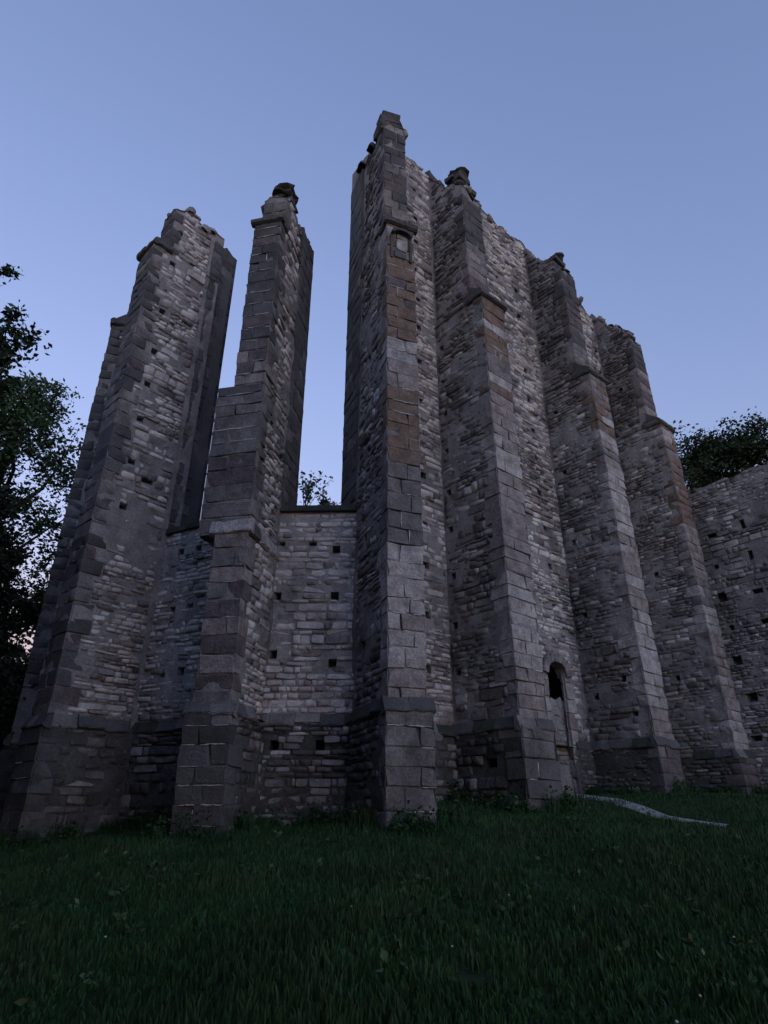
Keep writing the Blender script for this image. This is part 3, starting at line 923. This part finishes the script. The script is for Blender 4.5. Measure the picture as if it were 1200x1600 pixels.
# ------------------------------------------------------------------ grass
def leafmat(name, col, var=.35, trans=.25):
    m = nmat(name, col, var, .8, 6, 0, .7)
    return m
GR = [leafmat('grass_green', (.020, .066, .017)), leafmat('grass_dull', (.030, .060, .020)), leafmat('grass_deep', (.016, .052, .014))]
def blade_mesh(name, pts, hmin, hmax, wd, mats, seed):
    r = np.random.default_rng(seed); N = len(pts)
    pts = np.array(pts)
    a = r.uniform(0, 2 * np.pi, N); h = r.uniform(hmin, hmax, N) ; lean = r.uniform(.1, .6, N) * h
    la = r.uniform(0, 2 * np.pi, N); w = wd * r.uniform(.6, 1.3, N)
    dx, dy = np.cos(a) * w / 2, np.sin(a) * w / 2
    lx, ly = np.cos(la) * lean, np.sin(la) * lean
    x, y, z = pts.T
    v = np.stack([np.stack([x - dx, y - dy, z - .02], 1), np.stack([x + dx, y + dy, z - .02], 1),
                  np.stack([x + lx * .35 + dx * .8, y + ly * .35 + dy * .8, z + h * .6], 1), np.stack([x + lx * .35 - dx * .8, y + ly * .35 - dy * .8, z + h * .6], 1),
                  np.stack([x + lx, y + ly, z + h], 1)], 1)
    k = np.arange(N)[:, None] * 5
    q = (k + np.array([[0, 1, 2, 3]])); t = (k + np.array([[3, 2, 4]]))
    loops = np.concatenate([q, t], 1).ravel()
    st = (np.arange(N)[:, None] * 7 + np.array([[0, 4]])).ravel(); tt = np.tile([4, 3], N)
    pat = np.array([noise.noise(Vector((p[0] * .7, p[1] * .7, 2.2))) + .5 * noise.noise(Vector((p[0] * 2.3, p[1] * 2.3, 6))) for p in pts])
    mi = np.where(pat + r.normal(0, .18, N) > .16, 1, np.where(pat + r.normal(0, .18, N) < -.16, 2, 0))
    h_ = np.clip(1 + pat * .9, .45, 1.8)
    v[:, 2:, 2] = z[:, None] + (v[:, 2:, 2] - z[:, None]) * h_[:, None]
    return np_mesh(name, v.reshape(-1, 3), loops, st, tt, mats, np.repeat(mi, 2))
gp = []
r = np.random.default_rng(3)
N = 150000
yy = 2.6 + 16.5 * r.random(N) ** 1.25
xx = (r.random(N) * 2 - 1) * (yy * .78 + 1.2)
for x, y in zip(xx, yy):
    s = (Vector((x, y, 0)) - WO)
    if s.dot(WN) < .0 and x > -1 and y > 14.5: continue
    if y > 15 and x < -.9 and x > -9: continue
    if any((x - a) ** 2 + (y - b) ** 2 < .07 for a, b in path_pts): continue
    if noise.noise(Vector((x * .6, y * .6, 3))) + .35 * noise.noise(Vector((x * 2.6, y * 2.6, 1))) < -.75: continue
    gp.append((x, y, ground_z(x, y) + .03))
grass = add_obj('grass', blade_mesh('grass', gp, .03, .095, .016, GR, 5))
tag(grass, 'short dark green lawn grass in front of the ruin', 'grass', kind='stuff')

# taller weeds along the foot of the walls
wp = []
def foot(A, B, n, k):
    for _ in range(k):
        p = Vector((*A, 0)).lerp(Vector((*B, 0)), random.random()) + Vector((n.x, n.y, 0)) * abs(random.gauss(.05, .22))
        if noise.noise(Vector((p.x * 1.3, p.y * 1.3, 5))) > -.15: wp.append((p.x, p.y, ground_z(p.x, p.y)))
for (c_, a_, w_, d_) in ((c1, -42, 1.0, 2.0), (c2, -12, .88, 1.7), (c3, 22, .88, 2.16), (p4.xy, WA, 1.14, 2.16), (p5.xy, WA, 1.14, 2.16), (p6.xy, WA, 1.14, 2.16)):
    n_, t_ = nt(a_); C_ = Vector((*c_, 0)); hw_ = w_ / 2 + .16; dd = d_ + .16
    foot((C_ - t_ * hw_ + n_ * dd).xy, (C_ + t_ * hw_ + n_ * dd).xy, n_, 260)
    foot((C_ + t_ * hw_).xy, (C_ + t_ * hw_ + n_ * dd).xy, t_, 380)
    foot((C_ - t_ * hw_).xy, (C_ - t_ * hw_ + n_ * dd).xy, -t_, 380)
for (A_, B_) in ((c1, c2), (c2, c3), (wall_pt(.5).xy, wall_pt(S4).xy), (wall_pt(8.9).xy, wall_pt(S5).xy), (wall_pt(S5).xy, wall_pt(S6).xy)):
    e_ = (Vector((*B_, 0)) - Vector((*A_, 0))).normalized(); foot(A_, B_, Vector((e_.y, -e_.x, 0)) * 1.0, 700)
tp = []
for _ in range(70):
    s_ = random.uniform(.6, 17.5); p_ = wall_pt(s_) - WN * random.uniform(.05, .8)
    for k in range(14): tp.append((p_.x + random.gauss(0, .07), p_.y + random.gauss(0, .07), long_top(p_.x, p_.y) + .02))
tg = add_obj('wall_top_grass', blade_mesh('wall_top_grass', tp, .1, .3, .016, GR, 9))
tag(tg, 'tufts of grass growing along the broken wall tops', 'grass', kind='stuff')
weeds = add_obj('weeds', blade_mesh('weeds', wp, .1, .38, .02, GR, 8))
tag(weeds, 'taller dark weeds along the foot of the ruin', 'weeds', kind='stuff')

# ------------------------------------------------------------------ foliage
LEAF = {'green': leafmat('leaf_green', (.07, .11, .05)), 'mid': leafmat('leaf_mid_green', (.05, .085, .036)), 'deep': leafmat('leaf_deep_green', (.022, .036, .020)), 'light': leafmat('leaf_light_green', (.09, .125, .055))}
BARK = nmat('bark', (.05, .042, .035), .3, 3, 20, .6)
def leaf_mesh(name, centers, sizes, mats, seed):
    r = np.random.default_rng(seed); c = np.asarray(centers); N = len(c)
    d = r.normal(size=(N, 3)); d[:, 2] *= .6; d /= np.linalg.norm(d, axis=1)[:, None]
    q = r.normal(size=(N, 3)); s = np.cross(d, q); s /= np.linalg.norm(s, axis=1)[:, None]
    up = np.cross(d, s)
    L = np.asarray(sizes)[:, None]; Wd = L * .3
    v = np.stack([c, c + d * L * .45 + s * Wd + up * L * .06, c + d * L, c + d * L * .5 - s * Wd + up * L * .06], 1)
    k = np.arange(N)[:, None] * 4
    loops = (k + np.array([[0, 1, 2, 0, 2, 3]])).ravel()
    st = np.arange(N * 2) * 3; tt = np.full(N * 2, 3)
    return np_mesh(name, v.reshape(-1, 3), loops, st, tt, mats, np.repeat(r.integers(0, len(mats), N), 2))

def tube(mb, pts, rad, n=7):
    V, F = [], []
    for i, p in enumerate(pts):
        p = Vector(p)
        d = (Vector(pts[min(i + 1, len(pts) - 1)]) - Vector(pts[max(i - 1, 0)])).normalized()
        a = d.orthogonal().normalized(); b = d.cross(a)
        for k in range(n):
            t = 2 * math.pi * k / n
            V.append(p + (a * math.cos(t) + b * math.sin(t)) * rad[i])
        if i: F += [((i - 1) * n + k, (i - 1) * n + (k + 1) % n, i * n + (k + 1) % n, i * n + k) for k in range(n)]
    F.append(tuple(range(n))[::-1]); F.append(tuple((len(pts) - 1) * n + k for k in range(n)))
    mb.add(V, F)

def tree(name, label, base, blobs, nleaf, leaf, mats, seed, trunk_r=.25, clumps=26, group=None, cat='tree', clump_r=.42):
    """base point; blobs = (x, y, z, radius) relative to the base; each clump is a spray of leaves on a twig"""
    r = random.Random(seed); rn = np.random.default_rng(seed)
    z = ground_z(base[0], base[1])
    root = add_obj(name, None, loc=(base[0], base[1], z))
    tag(root, label, cat, group)
    zt = max(b[2] for b in blobs)
    mb = MB()
    sp = [Vector((0, 0, -.3))]
    cx = sum(b[0] for b in blobs) / len(blobs); cy = sum(b[1] for b in blobs) / len(blobs)
    for i in range(1, 7):
        f = i / 6
        sp.append(Vector((cx * f * f + r.gauss(0, .12), cy * f * f + r.gauss(0, .12), zt * .9 * f)))
    tube(mb, sp, [trunk_r * (1.15 - f * .95) for f in [i / 6 for i in range(7)]])
    cen, siz = [], []
    tot = sum(b[3] ** 2 for b in blobs)
    lm_ = MB()
    for b in blobs:
        bc = Vector(b[:3]); br = b[3]
        f = min(.85, max(.25, (bc.z - br) / zt)); k = f * 6; i0 = int(k)
        st = sp[i0].lerp(sp[min(6, i0 + 1)], k - i0)
        mid_ = st.lerp(bc, .5) + Vector((r.gauss(0, .2), r.gauss(0, .2), br * .15))
        tube(lm_, [st, mid_, bc], [trunk_r * .4, trunk_r * .25, trunk_r * .1], 6)
        nc = max(6, int(clumps * br * br / max(1e-6, (tot / len(blobs)))))
        per = max(4, int(nleaf * br * br / tot / nc))
        for c_ in range(nc):
            d = Vector((r.gauss(0, 1), r.gauss(0, 1), r.gauss(0, 1))).normalized()
            cc = bc + d * br * (r.random() ** .45) * r.uniform(.8, 1.12)
            cr = br * clump_r * r.uniform(.45, 1.0)
            if r.random() < .5: tube(lm_, [bc.lerp(cc, .15), bc.lerp(cc, .6) + Vector((0, 0, .05 * br)), cc], [trunk_r * .09, trunk_r * .05, .006], 4)
            g = rn.normal(size=(per, 3)) * cr * .5; g[:, 2] *= .7
            cen.append(g + np.array(cc)); siz.append(leaf * rn.uniform(.6, 1.25, per))
    cen = np.concatenate(cen); siz = np.concatenate(siz)
    add_obj('trunk', mb.mesh('trunk', BARK, True), root)
    add_obj('limbs', lm_.mesh('limbs', BARK, True), root)
    add_obj('crown', leaf_mesh('crown', cen, siz, mats, seed), root)
    return root

def azd(az, D): return (D * math.sin(R(az)), D * math.cos(R(az)))
def rblobs(seed, n, cx, cy, z0, z1, rx, r0, r1):
    q = random.Random(seed); out = []
    for i in range(n):
        f = q.random(); z_ = z0 + (z1 - z0) * f
        k = rx * (1 - .55 * abs(f - .4) / .6)
        a = q.uniform(0, 2 * math.pi); rr = k * q.random() ** .5
        out.append((cx + rr * math.cos(a), cy + rr * math.sin(a), z_, q.uniform(r0, r1)))
    return out
# left side
tree('ash_tree', 'loose leafy tree behind the left end of the ruin, sky showing through', azd(-34.2, 29), rblobs(1, 40, -.3, 0, 3.5, 17.2, 4.4, 1.1, 1.9), 46000, .2, [LEAF['green'], LEAF['mid'], LEAF['mid']], 11, .3, clumps=34)
tree('overhanging_tree', 'dark tree leaning in from the left edge with drooping sprays', azd(-44.0, 14), [(.9, .6, 9.9, .8), (1.3, .5, 10.7, .7), (.5, 0, 11.3, .8), (1.25, .8, 9.2, .5), (-1, 0, 12, 1.4), (-1.4, 0, 10, 1.5), (-.5, -.5, 8, 1.3), (.85, .45, 7.55, .7), (.6, .5, 7.9, .6), (-2, 1, 8, 1.6), (.75, .6, 12.5, .28)], 15000, .14, [LEAF['mid'], LEAF['deep']], 12, .22, clump_r=.5)
tree('dense_tree', 'dense dark tree low at the left edge beside the ruin', azd(-40, 22), rblobs(5, 34, 0, 0, .8, 10.0, 3.0, 1.1, 1.7), 60000, .2, [LEAF['deep']], 15, .3)
tree('hawthorn_tree', 'low dark thorn tree in the gloom between the ruin and the leafy tree', azd(-33.5, 25), rblobs(8, 30, 0, 0, .8, 8.0, 3.2, 1.1, 1.7), 50000, .2, [LEAF['deep']], 17, .2)
tree('elder_bush', 'black leafy bush at the foot of the left buttress', azd(-36.2, 16.5), rblobs(6, 12, 0, 0, .4, 3.4, 1.3, .6, .9), 16000, .13, [LEAF['deep']], 16, .08, cat='bush')
# right side, beyond the lower wall
tree('oak_tree', 'dark rounded tree top showing above the lower wall at right', azd(31.2, 40), rblobs(2, 18, 0, 0, 13.0, 20.3, 3.6, 1.4, 2.0), 20000, .24, [LEAF['deep'], LEAF['mid'], LEAF['deep']], 21, .4)
tree('oak_tree', 'dark tree cut by the right picture edge above the lower wall', azd(35.8, 39), rblobs(3, 14, 0, 0, 12.5, 19.6, 2.8, 1.3, 1.9), 15000, .24, [LEAF['deep'], LEAF['mid'], LEAF['deep']], 22, .4)

# unseen trees added behind and beside the viewer to shade grass and lower walls
shade_src = tree('shade_tree', 'unseen tree added round the lawn to shade it, outside the picture', azd(-175, 15), rblobs(9, 22, 0, 0, 3.5, 13.5, 4.6, 1.6, 2.4), 24000, .3, [LEAF['mid'], LEAF['deep']], 41, .35, group='added shade trees round the lawn', clump_r=.5)
shade_src.scale = (1.4, 1.4, 1.4)
def copy_tree_at(src, az, D, rot, sc):
    r_ = src.copy(); COL.objects.link(r_)
    x, y = azd(az, D); r_.location = (x, y, ground_z(x, y)); r_.rotation_euler = (0, 0, R(rot)); r_.scale = (sc, sc, sc)
    for ch in src.children:
        c_ = ch.copy(); COL.objects.link(c_); c_.parent = r_
    return r_
for (az_, D_, rot_, sc_) in ((-152, 13, 40, 1.4), (-126, 12.5, 100, 1.4), (-102, 13, 160, 1.35), (-84, 15, 210, 1.25), (-70, 20, 300, 1.2), (165, 16, 75, 1.15), (96, 26, 190, .9)):
    copy_tree_at(shade_src, az_, D_, rot_, sc_)

# ------------------------------------------------------------------ small plants
def sprig(name, label, base, h, spread, n, leaf, mats, seed, cat='shrub', group=None, z=None):
    r = random.Random(seed); rn = np.random.default_rng(seed)
    root = add_obj(name, None, loc=(base[0], base[1], z if z is not None else ground_z(base[0], base[1])))
    tag(root, label, cat, group)
    mb = MB(); cen = []
    for i in range(n):
        tip = Vector((r.gauss(0, spread), r.gauss(0, spread), h * r.uniform(.5, 1)))
        m_ = tip * .5 + Vector((0, 0, .1 * h))
        tube(mb, [(0, 0, -.05), m_, tip], [.012, .008, .004], 4)
        for k in range(26):
            f = r.uniform(.3, 1.05); p = (Vector((0, 0, 0)).lerp(m_, f * 2) if f < .5 else m_.lerp(tip, f * 2 - 1))
            cen.append(tuple(p + Vector((r.gauss(0, .05), r.gauss(0, .05), r.gauss(0, .04)))))
    add_obj('stems', mb.mesh('stems', BARK), root)
    add_obj('leaves', leaf_mesh('leaves', np.array(cen), leaf * rn.uniform(.6, 1.2, len(cen)), mats, seed), root)
    return root
sprig('sill_shrub', 'light green shrub growing on the wide window sill', (-2.42, 15.95), 1.25, .22, 11, .12, [LEAF['light'], LEAF['green']], 31, z=SILL + .4)
sprig('sill_shrub', 'low green tuft on the sill right of the taller shrub', (-1.85, 15.95), .5, .3, 9, .10, [LEAF['light'], LEAF['green']], 32, z=SILL + .45)

nc = []
for q in wp[::7]:
    if noise.noise(Vector((q[0] * .9, q[1] * .9, 12))) < -.05: continue
    hh = random.uniform(.15, .55)
    for k in range(9): nc.append((q[0] + random.gauss(0, .07), q[1] + random.gauss(0, .07), q[2] + hh * random.random()))
nt_ = add_obj('nettles', leaf_mesh('nettles', np.array(nc), rng.uniform(.06, .13, len(nc)), [LEAF['mid'], LEAF['deep'], GR[0]], 78))
tag(nt_, 'dark nettles growing against the foot of the walls', 'nettles', kind='stuff')
# broad-leaved weeds and a few pale blossoms scattered in the lawn
wc = []
for _ in range(420):
    y = 3.2 + 10 * random.random(); x = random.uniform(-1, 1) * (y * .78 + .5)
    if noise.noise(Vector((x * .5, y * .5, 8))) < -.05: continue
    z = ground_z(x, y) + .03
    for k in range(random.randint(5, 9)): wc.append((x + random.gauss(0, .03), y + random.gauss(0, .03), z + random.uniform(0, .05)))
lw = add_obj('lawn_weeds', leaf_mesh('lawn_weeds', np.array(wc), rng.uniform(.05, .12, len(wc)), [LEAF['mid'], LEAF['green'], GR[1]], 77))
tag(lw, 'broad leaved weeds scattered through the lawn', 'weeds', kind='stuff')
for (x, y) in ((2.1, 5.3), (1.75, 4.85), (-1.1, 4.6), (.5, 6.2), (-2.6, 6.8), (1.3, 8.1), (-.4, 7.4), (3.0, 6.6), (-3.4, 5.6)):
    o = add_obj('blossom', template_mesh('chunk', random.randrange(6), 'pale'), loc=(x, y, ground_z(x, y) + .085)); o.scale = (.02, .02, .015)
    tag(o, 'tiny pale blossom standing in the dark lawn', 'flower', 'pale blossoms in the lawn')
